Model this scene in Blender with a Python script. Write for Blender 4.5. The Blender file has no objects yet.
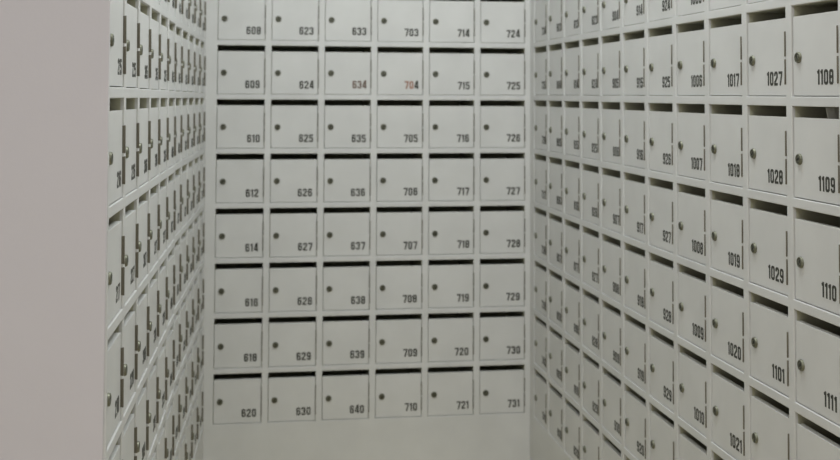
import bpy, bmesh, math, random
from mathutils import Matrix, Vector

random.seed(7)
scene = bpy.context.scene
C = scene.collection

# ------------------------------------------------------------------ camera
F_PX = 1086.0
YAW, PITCH, ROLL = 0.144, 0.0411, 0.0048
Z0 = 1.50                                    # height of the slot of the row of box 610 above the floor


def make_camera():
    cy, sy = math.cos(YAW), math.sin(YAW)
    cp, sp = math.cos(PITCH), math.sin(PITCH)
    fwd = Vector((sy * cp, cy * cp, sp))
    right = Vector((cy, -sy, 0))
    up = right.cross(fwd)
    c, s = math.cos(ROLL), math.sin(ROLL)
    r2 = c * right + s * up
    u2 = -s * right + c * up
    m = Matrix((r2, u2, -fwd)).transposed().to_4x4()
    m.translation = Vector((0.1367, -3.397, Z0 + 0.0187))
    cam = bpy.data.cameras.new('camera')
    cam.sensor_fit = 'HORIZONTAL'
    cam.sensor_width = 36.0
    cam.lens = F_PX / 840 * 36
    cam.shift_x = 0.0
    cam.shift_y = -(230 - 50.1) / 840
    cam.clip_start = 0.05
    cam.dof.use_dof = True
    cam.dof.focus_distance = 1.75
    cam.dof.aperture_fstop = 6.5
    o = bpy.data.objects.new('camera', cam)
    C.objects.link(o)
    o.matrix_world = m
    scene.camera = o


make_camera()
scene.view_settings.view_transform = 'Standard'
scene.view_settings.look = 'None'
scene.view_settings.gamma = 1
scene.view_settings.use_curve_mapping = False
scene.view_settings.exposure = 0.0

# ------------------------------------------------------------------ light
world = bpy.data.worlds.new('world')
scene.world = world
world.use_nodes = True
world.node_tree.nodes['Background'].inputs[0].default_value = (0.9, 0.92, 1.0, 1)
world.node_tree.nodes['Background'].inputs[1].default_value = 0.3


def area(name, loc, size, energy, color, target=None):
    l = bpy.data.lights.new(name, 'AREA')
    l.shape = 'RECTANGLE'
    l.size, l.size_y = size
    l.energy = energy
    l.color = color
    o = bpy.data.objects.new(name, l)
    C.objects.link(o)
    o.location = loc
    d = Vector(target) - Vector(loc)
    o.rotation_euler = d.to_track_quat('-Z', 'Y').to_euler()
    return o


# ceiling tubes over the alcove and the lobby behind the camera, daylight from the lobby windows
area('alcove_ceiling_light', (0.62, -1.28, 2.95), (0.5, 1.3), 29.5, (0.925, 0.985, 1.0), (0.46, -0.35, 0.2))
area('lobby_ceiling_light', (0.0, -3.9, 2.97), (1.4, 1.4), 49, (0.975, 0.985, 1.0), (0.3, -4.2, 0))
area('lobby_window_daylight', (-1.6, -5.6, 1.9), (1.8, 1.4), 9, (1.0, 0.97, 0.97), (0.6, -0.5, 1.2))


# ------------------------------------------------------------------ materials
def nodes_of(m):
    m.use_nodes = True
    nt = m.node_tree
    return nt, nt.nodes, nt.links, nt.nodes['Principled BSDF']


def paint(name, col, rough=0.45, var=0.04, scale=9.0, bump=0.02, bump_scale=900.0, metallic=0.0, spec=0.5):
    m = bpy.data.materials.new(name)
    nt, N, L, b = nodes_of(m)
    geo = N.new('ShaderNodeNewGeometry')
    n1 = N.new('ShaderNodeTexNoise')
    n1.inputs['Scale'].default_value = scale
    n1.inputs['Detail'].default_value = 5
    L.new(geo.outputs['Position'], n1.inputs['Vector'])
    r = N.new('ShaderNodeValToRGB')
    r.color_ramp.elements[0].position = 0.3
    r.color_ramp.elements[1].position = 0.7
    r.color_ramp.elements[0].color = (*[max(0, c * (1 - var)) for c in col], 1)
    r.color_ramp.elements[1].color = (*[c * (1 + var) for c in col], 1)
    L.new(n1.outputs['Fac'], r.inputs['Fac'])
    L.new(r.outputs['Color'], b.inputs['Base Color'])
    b.inputs['Roughness'].default_value = rough
    b.inputs['Metallic'].default_value = metallic
    b.inputs['Specular IOR Level'].default_value = spec
    if bump:
        n2 = N.new('ShaderNodeTexNoise')
        n2.inputs['Scale'].default_value = bump_scale
        L.new(geo.outputs['Position'], n2.inputs['Vector'])
        bp = N.new('ShaderNodeBump')
        bp.inputs['Strength'].default_value = bump
        bp.inputs['Distance'].default_value = 0.001
        L.new(n2.outputs['Fac'], bp.inputs['Height'])
        L.new(bp.outputs['Normal'], b.inputs['Normal'])
    return m


M = {
    'enamel': paint('white_enamel', (0.602, 0.599, 0.584), 0.42),
    'inside': paint('dull_inside_metal', (0.50, 0.49, 0.36), 0.7, bump=0),
    'hinge': paint('dark_bronze_hinge', (0.16, 0.145, 0.11), 0.5, metallic=0.3, bump=0),
    'lock': paint('worn_nickel', (0.17, 0.17, 0.125), 0.45, metallic=0.6, scale=150, var=0.2, bump=0),
    'keyway': paint('keyway_black', (0.02, 0.02, 0.015), 0.6, bump=0),
    'ink': paint('black_number_ink', (0.035, 0.036, 0.026), 0.6, bump=0),
    'ink_red': paint('worn_red_brown_ink', (0.30, 0.14, 0.09), 0.6, scale=120, var=0.3, bump=0),
    'ink_brown': paint('worn_brown_ink', (0.15, 0.10, 0.075), 0.6, scale=120, var=0.3, bump=0),
    'plaster': paint('pinkish_white_plaster', (0.585, 0.56, 0.585), 0.85, var=0.015, scale=3, bump=0.1, bump_scale=250),
    'ceiling': paint('ceiling_white', (0.72, 0.72, 0.70), 0.9),
    'floor': paint('warm_bounce_floor', (0.74, 0.65, 0.42), 0.5, var=0.12, scale=6),  # unseen floor, colour lightened and warmed to bounce light onto lower boxes
    'paper': paint('paper', (0.75, 0.74, 0.68), 0.8, bump=0),
}


# ------------------------------------------------------------------ mesh helpers
def add_box(bm, lo, hi, bevel=0.0, mat=0):
    x0, y0, z0 = lo
    x1, y1, z1 = hi
    vs = [bm.verts.new(p) for p in ((x0, y0, z0), (x1, y0, z0), (x1, y1, z0), (x0, y1, z0),
                                    (x0, y0, z1), (x1, y0, z1), (x1, y1, z1), (x0, y1, z1))]
    fs = [bm.faces.new([vs[i] for i in f]) for f in ((0, 3, 2, 1), (4, 5, 6, 7), (0, 1, 5, 4),
                                                     (1, 2, 6, 5), (2, 3, 7, 6), (3, 0, 4, 7))]
    for f in fs:
        f.material_index = mat
    if bevel:
        es = list({e for f in fs for e in f.edges})
        bmesh.ops.bevel(bm, geom=es, offset=bevel, segments=2, profile=0.6, affect='EDGES')


def mesh(name, bm, *mats):
    bm.normal_update()
    me = bpy.data.meshes.new(name)
    bm.to_mesh(me)
    bm.free()
    for m in mats:
        me.materials.append(m)
    return me


def obj(name, me, parent=None):
    o = bpy.data.objects.new(name, me)
    C.objects.link(o)
    if parent:
        o.parent = parent
    return o


def struct(name, bm, m, mw=None):
    o = obj(name, mesh(name, bm, m))
    o['kind'] = 'structure'
    if mw is not None:
        o.matrix_world = mw
    return o


# ------------------------------------------------------------------ bank geometry
# local frame of a bank: +X along the wall to the right, +Z up, -Y out of the wall into the room.
# origin of a mailbox: top left corner of its opening, on the face of the frame.
P = 0.165          # column pitch
R = 0.16725        # row pitch
OW = 0.1454        # opening width
OH = 0.1512        # opening height
STILE = P - OW
RAIL = R - OH
DEPTH = 0.26
SLOT = 0.0184
NROW = 8

XL, AL = -0.0466, 0.0158
XR, AR = 0.9867, -0.0129
YL, YR = -1.8204, -0.0461


def row_z(r):
    return Z0 + 0.0008 + (2 - r) * R


def back_frame(c, r):
    return Matrix.Translation((c * P - 0.0010, 0, row_z(r) + 0.0010))


def right_frame(c, r):
    s = YR - c * P
    return Matrix.Translation((XR + s * AR, s, row_z(r) + 0.0018)) @ Matrix.Rotation(-math.pi / 2 - AR, 4, 'Z')


AL2 = 0.0320


def left_frame(c, r):
    s = YL + c * P + (0.0006 if c > 5 else 0)
    if c < 6:
        x, a = XL + s * AL, AL
    else:                                        # the second unit of the left wall stands at a slightly different angle
        s6 = YL + 6 * P
        x, a = XL + s6 * AL - 0.0024 + (s - s6) * AL2, AL2
    lean = -0.008 if c < 6 else -0.006           # the left units lean out a little at the foot and are a touch taller
    tall = 1.011 if c < 6 else 1.0075
    return (Matrix.Translation((x, s, Z0 + 0.0052 - 0.0035 * s)) @ Matrix.Rotation(math.pi / 2 - a, 4, 'Z')
            @ Matrix.Rotation(lean, 4, 'X') @ Matrix.Diagonal((1, 1, tall, 1)) @ Matrix.Translation((0, 0, (2 - r) * R)))


# ------------------------------------------------------------------ the setting
def bank_wall(name, fr0, u0, u1, n_cols, mw):
    """face of a wall around the field of mailboxes, in the local frame of its box (0, 2)"""
    bm = bmesh.new()
    a, b = -STILE / 2, n_cols * P - STILE / 2              # field of mailboxes
    top = 2 * R + RAIL / 2
    bot = top - NROW * R
    zt, zb = 3.05 - Z0, -Z0
    add_box(bm, (u0, 0, top), (u1, 0.04, zt))
    add_box(bm, (u0, 0, zb), (u1, 0.04, bot))
    if a - u0 > 0.001:
        add_box(bm, (u0, 0, bot), (a, 0.04, top))
    if u1 - b > 0.001:
        add_box(bm, (b, 0, bot), (u1, 0.04, top))
    add_box(bm, (u0, DEPTH + 0.005, zb), (u1, DEPTH + 0.03, zt))
    return struct(name, bm, M['enamel'], mw)


NL, NB, NR = 11, 6, 12
bank_wall('wall_back', None, -0.043, 6 * P - STILE + 0.020, NB, back_frame(0, 2))
bank_wall('wall_right', None, -0.045, NR * P - STILE / 2 + 2.2, NR, right_frame(0, 2))


def left_wall():
    bm = bmesh.new()
    top = 2 * R + RAIL / 2
    bot = top - NROW * R
    zt, zb = 3.05 - Z0, -Z0
    for c0, n, ua, ub in ((0, 6, -STILE / 2, 6 * P - STILE / 2), (6, 5, -STILE / 2, 5 * P - STILE / 2)):
        T = left_frame(c0, 2)
        if c0 == 6:
            ub = (-0.001 - T.translation.y)                # runs up to the back wall
        sub = bmesh.new()
        add_box(sub, (ua, 0, top), (ub, 0.04, zt))
        add_box(sub, (ua, 0, zb), (ub, 0.04, bot))
        if c0 == 6:
            add_box(sub, (n * P - STILE / 2, 0, bot), (ub, 0.04, top))
        add_box(sub, (ua, DEPTH + 0.005, zb), (ub, DEPTH + 0.03, zt))
        bmesh.ops.transform(sub, matrix=T, verts=sub.verts)
        tmp = bpy.data.meshes.new('tmp')
        sub.to_mesh(tmp)
        sub.free()
        bm.from_mesh(tmp)
        bpy.data.meshes.remove(tmp)
    return struct('wall_left', bm, M['enamel'])


left_wall()

bm = bmesh.new()                                            # wall end beside the alcove, facing the lobby
xe = left_frame(0, 2).translation.x
add_box(bm, (-3.2, YL - 0.0136, 0), (xe - 0.31, YL + 0.10, 3.05))
add_box(bm, (xe - 0.32, YL - 0.0136, 0), (xe + 0.0002, YL - 0.0108, 3.05), bevel=0.0008)
struct('wall_front', bm, M['plaster'])
bm = bmesh.new()
add_box(bm, (-3.25, -7.1, 0), (2.9, -7.0, 3.05))
add_box(bm, (-3.3, -7.0, 0), (-3.2, YL - 0.11, 3.05))
struct('wall_lobby', bm, M['plaster'])
bm = bmesh.new()
add_box(bm, (-3.3, -7.1, -0.1), (2.9, 0.6, 0))
struct('floor', bm, M['floor'])
bm = bmesh.new()
add_box(bm, (-3.3, -7.1, 3.05), (2.9, 0.6, 3.15))
struct('ceiling', bm, M['ceiling'])


# ------------------------------------------------------------------ mailbox parts
def housing_mesh():
    bm = bmesh.new()
    h = STILE / 2
    v = RAIL / 2
    t = 0.0022
    # frame face: one ring with a softened inner edge
    outer = [(-h, v), (P - h, v), (P - h, v - R), (-h, v - R)]
    e = 0.0011
    inner0 = [(-e, e), (OW + e, e), (OW + e, -OH - e), (-e, -OH - e)]
    inner1 = [(-e * .3, e * .3), (OW + e * .3, e * .3), (OW + e * .3, -OH - e * .3), (-e * .3, -OH - e * .3)]
    inner2 = [(0, 0), (OW, 0), (OW, -OH), (0, -OH)]
    rings = [(outer, 0.012), (outer, 0.0), (inner0, 0.0), (inner1, e * .35), (inner2, e), (inner2, 0.006)]
    V = [[bm.verts.new((x, y, z)) for x, z in ring] for ring, y in rings]
    for a, b in zip(V[:-1], V[1:]):
        for i in range(4):
            j = (i + 1) % 4
            bm.faces.new((a[i], a[j], b[j], b[i]))
    # the box behind it
    W = [[bm.verts.new((x, y, z)) for x, z in inner2] for y in (0.006, DEPTH)]
    for i in range(4):
        j = (i + 1) % 4
        f = bm.faces.new((W[0][i], W[0][j], W[1][j], W[1][i]))
        f.material_index = 1
    f = bm.faces.new(W[1])
    f.material_index = 1
    q = 0.003
    out = [(-q, q), (OW + q, q), (OW + q, -OH - q), (-q, -OH - q)]
    U = [[bm.verts.new((x, y, z)) for x, z in out] for y in (0.012, DEPTH + 0.003)]
    for i in range(4):
        j = (i + 1) % 4
        f = bm.faces.new((U[0][j], U[0][i], U[1][i], U[1][j]))
        f.material_index = 1
    f = bm.faces.new(U[1][::-1])
    f.material_index = 1
    return mesh('housing', bm, M['enamel'], M['inside'])


D_Y = 0.0026       # the door sits this far behind the face


def door_mesh():
    bm = bmesh.new()
    g = 0.0015
    add_box(bm, (g, D_Y, -OH + g), (OW - g * .9, D_Y + 0.0016, -SLOT), bevel=0.0006)
    add_box(bm, (g + .001, D_Y + 0.0006, -SLOT - 0.0016), (OW - g - .001, D_Y + 0.011, -SLOT - 0.0002))
    add_box(bm, (g + .0004, D_Y + 0.001, -OH + g + .001), (g + .0018, D_Y + 0.011, -SLOT - .001))
    add_box(bm, (OW - g - .0018, D_Y + 0.001, -OH + g + .001), (OW - g - .0004, D_Y + 0.011, -SLOT - .001))
    return mesh('door', bm, M['enamel'])


def lathe(bm, prof, n=24, mat=0):
    """profile of (radius, y) turned about the Y axis; -y is out of the wall"""
    rings = []
    for r, y in prof:
        if r < 1e-6:
            rings.append([bm.verts.new((0, y, 0))])
        else:
            rings.append([bm.verts.new((r * math.cos(2 * math.pi * k / n), y, r * math.sin(2 * math.pi * k / n))) for k in range(n)])
    for a, b in zip(rings[:-1], rings[1:]):
        for k in range(n):
            l = (k + 1) % n
            if len(b) == 1:
                f = bm.faces.new((a[k], a[l], b[0]))
            else:
                f = bm.faces.new((a[k], a[l], b[l], b[k]))
            f.material_index = mat


def lock_mesh():
    bm = bmesh.new()
    lathe(bm, [(0.0094, 0.0), (0.0094, -0.0010), (0.0086, -0.0034), (0.0080, -0.0040), (0.0068, -0.0040),
               (0.0066, -0.0026), (0.0052, -0.0026), (0.0050, -0.0038), (0.0, -0.0038)])
    # keyway with a round hole at one end
    add_box(bm, (-0.0013, -0.0040, -0.0044), (0.0013, -0.0036, 0.0044), mat=1)
    add_box(bm, (-0.0022, -0.0040, -0.0004), (0.0022, -0.0036, 0.0030), mat=1)
    # dark groove around the plug
    n = 24
    a = [bm.verts.new((0.0064 * math.cos(2 * math.pi * k / n), -0.0028, 0.0064 * math.sin(2 * math.pi * k / n))) for k in range(n)]
    b = [bm.verts.new((0.0053 * math.cos(2 * math.pi * k / n), -0.0028, 0.0053 * math.sin(2 * math.pi * k / n))) for k in range(n)]
    for k in range(n):
        l = (k + 1) % n
        f = bm.faces.new((a[k], a[l], b[l], b[k]))
        f.material_index = 1
    return mesh('lock', bm, M['lock'], M['keyway'])


def hinge_mesh(length):
    """a hinge knuckle: a barrel standing on a narrow leaf"""
    bm = bmesh.new()
    n = 12
    r = 0.0013
    prof = [(0.0, 0.0), (r * .75, 0.0), (r, 0.0006), (r, length - 0.0006), (r * .75, length), (0.0, length)]
    rings = []
    for q, z in prof:
        if q < 1e-9:
            rings.append([bm.verts.new((0, 0, -z))])
        else:
            rings.append([bm.verts.new((q * math.cos(2 * math.pi * k / n), q * math.sin(2 * math.pi * k / n), -z)) for k in range(n)])
    for a, b in zip(rings[:-1], rings[1:]):
        for k in range(n):
            l = (k + 1) % n
            if len(a) == 1:
                f = bm.faces.new((a[0], b[l], b[k]))
            elif len(b) == 1:
                f = bm.faces.new((a[k], a[l], b[0]))
            else:
                f = bm.faces.new((a[k], a[l], b[l], b[k]))
            f.smooth = True
    add_box(bm, (-0.0006, 0.0, -length + 0.0005), (0.0006, 0.0042, -0.0005))
    return mesh('hinge', bm, M['hinge'])


# ------------------------------------------------------------------ condensed block numerals
DW, DH, DS = 0.0126, 0.0242, 0.0045        # width, height, stroke


def stroke(bm, pts, closed, y):
    """a band of constant width along a centre line, with mitred corners, as a thin solid"""
    n = len(pts)
    L, Rr = [], []
    for i, p in enumerate(pts):
        p = Vector(p)
        if closed or 0 < i < n - 1:
            a = (p - Vector(pts[(i - 1) % n])).normalized()
            b = (Vector(pts[(i + 1) % n]) - p).normalized()
        elif i == 0:
            a = b = (Vector(pts[1]) - p).normalized()
        else:
            a = b = (p - Vector(pts[i - 1])).normalized()
        na, nb = Vector((-a.y, a.x)), Vector((-b.y, b.x))
        m = (na + nb)
        m = m / max(0.35, (1 + na.dot(nb)))
        L.append(p + m * DS / 2)
        Rr.append(p - m * DS / 2)
    t = 0.00022
    A = [bm.verts.new((q.x, y - t, q.y)) for q in L]
    B = [bm.verts.new((q.x, y - t, q.y)) for q in Rr]
    A2 = [bm.verts.new((q.x, y + t, q.y)) for q in L]
    B2 = [bm.verts.new((q.x, y + t, q.y)) for q in Rr]
    for i in range(n if closed else n - 1):
        j = (i + 1) % n
        bm.faces.new((A[i], B[i], B[j], A[j]))
        bm.faces.new((A[i], A[j], A2[j], A2[i]))
        bm.faces.new((B[j], B[i], B2[i], B2[j]))
    if not closed:
        bm.faces.new((A[0], A2[0], B2[0], B[0]))
        bm.faces.new((A[-1], B[-1], B2[-1], A2[-1]))


h_ = DS / 2
x0, x1, zt_, zb_, zm = h_, DW - h_, DH - h_, h_, DH * 0.52
k_ = 0.0018                                   # corner chamfer
GLYPH = {
    '0': [([(x0 + k_, zb_), (x1 - k_, zb_), (x1, zb_ + k_), (x1, zt_ - k_), (x1 - k_, zt_), (x0 + k_, zt_), (x0, zt_ - k_), (x0, zb_ + k_)], True)],
    '1': [([(DS * 1.05, 0), (DS * 1.05, DH)], False), ([(0, DH * .80), (DS * .9, DH * .86)], False)],
    '2': [([(x0, DH * .68), (x0, zt_ - k_), (x0 + k_, zt_), (x1 - k_, zt_), (x1, zt_ - k_), (x1, DH * .60), (x0, DH * .22), (x0, zb_), (DW, zb_)], False)],
    '3': [([(x0, DH * .70), (x0, zt_ - k_), (x0 + k_, zt_), (x1 - k_, zt_), (x1, zt_ - k_), (x1, zm + k_), (x1 - k_, zm), (x1, zm - k_), (x1, zb_ + k_), (x1 - k_, zb_), (x0 + k_, zb_), (x0, zb_ + k_), (x0, DH * .30)], False),
          ([(x0 + k_ * 1.6, zm), (x1 - k_, zm)], False)],
    '4': [([(x1 - .0008, 0), (x1 - .0008, DH - .0004), (x1 - .0034, DH - .0012), (x0, DH * .30), (x0, DH * .24), (DW + .0006, DH * .24)], False)],
    '5': [([(DW, zt_), (x0, zt_), (x0, DH * .56), (x1 - k_, DH * .58), (x1, DH * .58 - k_), (x1, zb_ + k_), (x1 - k_, zb_), (x0 + k_, zb_), (x0, zb_ + k_), (x0, DH * .30)], False)],
    '6': [([(x1, DH * .72), (x1, zt_ - k_), (x1 - k_, zt_), (x0 + k_, zt_), (x0, zt_ - k_), (x0, zb_ + k_), (x0 + k_, zb_), (x1 - k_, zb_), (x1, zb_ + k_), (x1, DH * .56 - k_), (x1 - k_, DH * .56), (x0, DH * .56)], False)],
    '7': [([(0, zt_), (x1 + .0006, zt_), (x1, DH * .74), (DW * .42, 0)], False)],
    '8': [([(x0 + k_, zb_), (x1 - k_, zb_), (x1, zb_ + k_), (x1, zt_ - k_), (x1 - k_, zt_), (x0 + k_, zt_), (x0, zt_ - k_), (x0, zb_ + k_)], True), ([(x0, zm), (x1, zm)], False)],
    '9': [([(x0, DH * .28), (x0, zb_ + k_), (x0 + k_, zb_), (x1 - k_, zb_), (x1, zb_ + k_), (x1, zt_ - k_), (x1 - k_, zt_), (x0 + k_, zt_), (x0, zt_ - k_), (x0, DH * .46 + k_), (x0 + k_, DH * .46), (x1, DH * .46)], False)],
}
ADV = {c: DW + 0.0030 for c in GLYPH}
ADV['1'] = DS * 1.55 + 0.0032


def number_mesh(txt, ink):
    """right aligned, baseline at z=0, right edge at x=0"""
    bm = bmesh.new()
    w = sum(ADV[c] for c in txt) - 0.0030
    x = -w
    for i, ch in enumerate(txt):
        start = len(bm.verts)
        nf = len(bm.faces)
        for pts, closed in GLYPH[ch]:
            stroke(bm, pts, closed, 0)
        bm.verts.ensure_lookup_table()
        bm.faces.ensure_lookup_table()
        for v in bm.verts[start:]:
            v.co.x += x
        if len(ink) > 1:
            for f in bm.faces[nf:]:
                f.material_index = min(i, len(ink) - 1)
        x += ADV[ch]
    return mesh('number', bm, *ink)


# ------------------------------------------------------------------ one mailbox with its parts, then copies
LOCK_AT = (0.0205, -0.0848)
NUM_AT = (OW - 0.0148, -0.1325)


def make_mailbox():
    t = bpy.data.objects.new('mailbox', None)
    C.objects.link(t)
    t.empty_display_size = 0.05
    obj('housing', housing_mesh(), t)
    d = obj('door', door_mesh(), t)
    k = obj('lock', lock_mesh(), d)
    k.location = (LOCK_AT[0], D_Y + 0.0002, LOCK_AT[1])
    hm = hinge_mesh(0.0425)
    for z in (-0.0415, -0.0885):
        g = obj('hinge', hm, d)
        g.location = (OW - 0.0002, -0.0010, z)
    return t


def copy_tree(o, parent=None):
    c = o.copy()
    C.objects.link(c)
    if parent:
        c.parent = parent
    for ch in o.children:
        copy_tree(ch, c)
    return c


proto = make_mailbox()
used = [False]


def kids(o, name):
    return [c for c in o.children if c.name.split('.')[0] == name]


def place(frame, txt, label, group, ink=None, nudge=0.0):
    if used[0]:
        t = copy_tree(proto)
        for ch in kids(kids(t, 'door')[0], 'number'):
            bpy.data.objects.remove(ch)
    else:
        t = proto
        used[0] = True
    t.matrix_world = frame
    t['label'] = label
    t['category'] = 'mailbox'
    t['group'] = group
    d = kids(t, 'door')[0]
    rn = random.random
    k = kids(d, 'lock')[0]
    k.rotation_euler = (0, math.radians(random.choice((28, 35, 40, 32, -20, 60)) + 10 * (rn() - .5)), 0)
    k.location = (LOCK_AT[0] + .0012 * (rn() - .5), D_Y + 0.0002, LOCK_AT[1] + .0012 * (rn() - .5) + nudge * .8)
    n = obj('number', number_mesh(txt, ink or [M['ink']]), d)
    n.location = (NUM_AT[0] + nudge + 0.0028 * (rn() - .6), D_Y - 0.0001, NUM_AT[1] + 0.0016 * (rn() - .5))
    n.rotation_euler = (0, math.radians(1.6 * (rn() - .5)), 0)
    if ink:
        n['label'] = 'faded red-brown number'
    return t


# numbers as they run on the three walls (rows top to bottom)
BACK = [
    [608, 609, 610, 612, 614, 616, 618, 620],
    [623, 624, 625, 626, 627, 628, 629, 630],
    [633, 634, 635, 636, 637, 638, 639, 640],
    [703, 704, 705, 706, 707, 708, 709, 710],
    [714, 715, 716, 717, 718, 719, 720, 721],
    [724, 725, 726, 727, 728, 729, 730, 731],
]
RIGHT = [
    [734, 735, 736, 737, 738, 739, 740, 741],
    [803, 804, 805, 806, 807, 808, 809, 810],
    [813, 814, 815, 816, 817, 818, 819, 820],
    [823, 824, 825, 826, 827, 828, 829, 901],
    [904, 905, 906, 907, 908, 909, 910, 911],
    [914, 915, 916, 917, 918, 919, 920, 921],
    [924, 925, 926, 927, 928, 929, 1001, 1002],
    [1005, 1006, 1007, 1008, 1009, 1010, 1011, 1012],
    [1016, 1017, 1018, 1019, 1020, 1021, 1022, 1023],
    [1026, 1027, 1028, 1029, 1101, 1102, 1103, 1104],
    [1107, 1108, 1109, 1110, 1111, 1112, 1113, 1114],
    [1117, 1118, 1119, 1120, 1121, 1122, 1123, 1124],
]
ORD = ['first', 'second', 'third', 'fourth', 'fifth', 'sixth', 'seventh', 'eighth', 'ninth', 'tenth', 'eleventh', 'twelfth']
LEFT = []
seq = [f * 100 + u for f in range(2, 7) for u in range(1, 31)]
end = seq.index(601)
for c in range(NL):
    last = end - (NL - 1 - c) * 10
    LEFT.append([seq[last - 7 + r] for r in range(NROW)])

for c in range(NB):
    for r in range(NROW):
        n = BACK[c][r]
        ink = None
        lab = 'white mailbox on back wall, %s column from left, %s row from top, numbered %d' % (ORD[c], ORD[r], n)
        if n == 704:
            ink = [M['ink_red'], M['ink_red'], M['ink']]
            lab = 'white mailbox on the back wall with partly red number 704'
        elif n == 634:
            ink = [M['ink_brown']]
            lab = 'white mailbox on the back wall with faded brown number 634'
        place(back_frame(c, r), str(n), lab, 'mailboxes on the back wall', ink)
for c in range(NR):
    for r in range(NROW):
        n = RIGHT[c][r]
        if c >= 7:
            lab = 'mailbox on right wall, %s column from back corner, %s row from top, numbered %d' % (ORD[c], ORD[r], n)
        else:
            lab = 'white mailbox on right wall, %s column from back corner, %s row from top' % (ORD[c], ORD[r])
        place(right_frame(c, r), str(n), lab, 'mailboxes on the right wall', None, -0.0025)
for c in range(NL):
    for r in range(NROW):
        lab = 'white mailbox on left wall, %s column from its near end, %s row from top' % (ORD[c], ORD[r])
        place(left_frame(c, r), str(LEFT[c][r]), lab, 'mailboxes on the left wall')


# ------------------------------------------------------------------ post showing in the slot of 1109
def letter(frame):
    bm = bmesh.new()
    add_box(bm, (-0.0006, 0.0, -0.150), (0.0006, 0.20, 0.0), bevel=0.0002)
    o = obj('envelope', mesh('envelope', bm, M['paper']))
    o['label'] = 'pale envelope standing inside the slot of mailbox 1109'
    o['category'] = 'envelope'
    o.matrix_world = frame @ Matrix.Translation((0.079, 0.0165, -0.0015)) @ Matrix.Rotation(math.radians(-18), 4, 'Y')
    return o


letter(right_frame(10, 2))
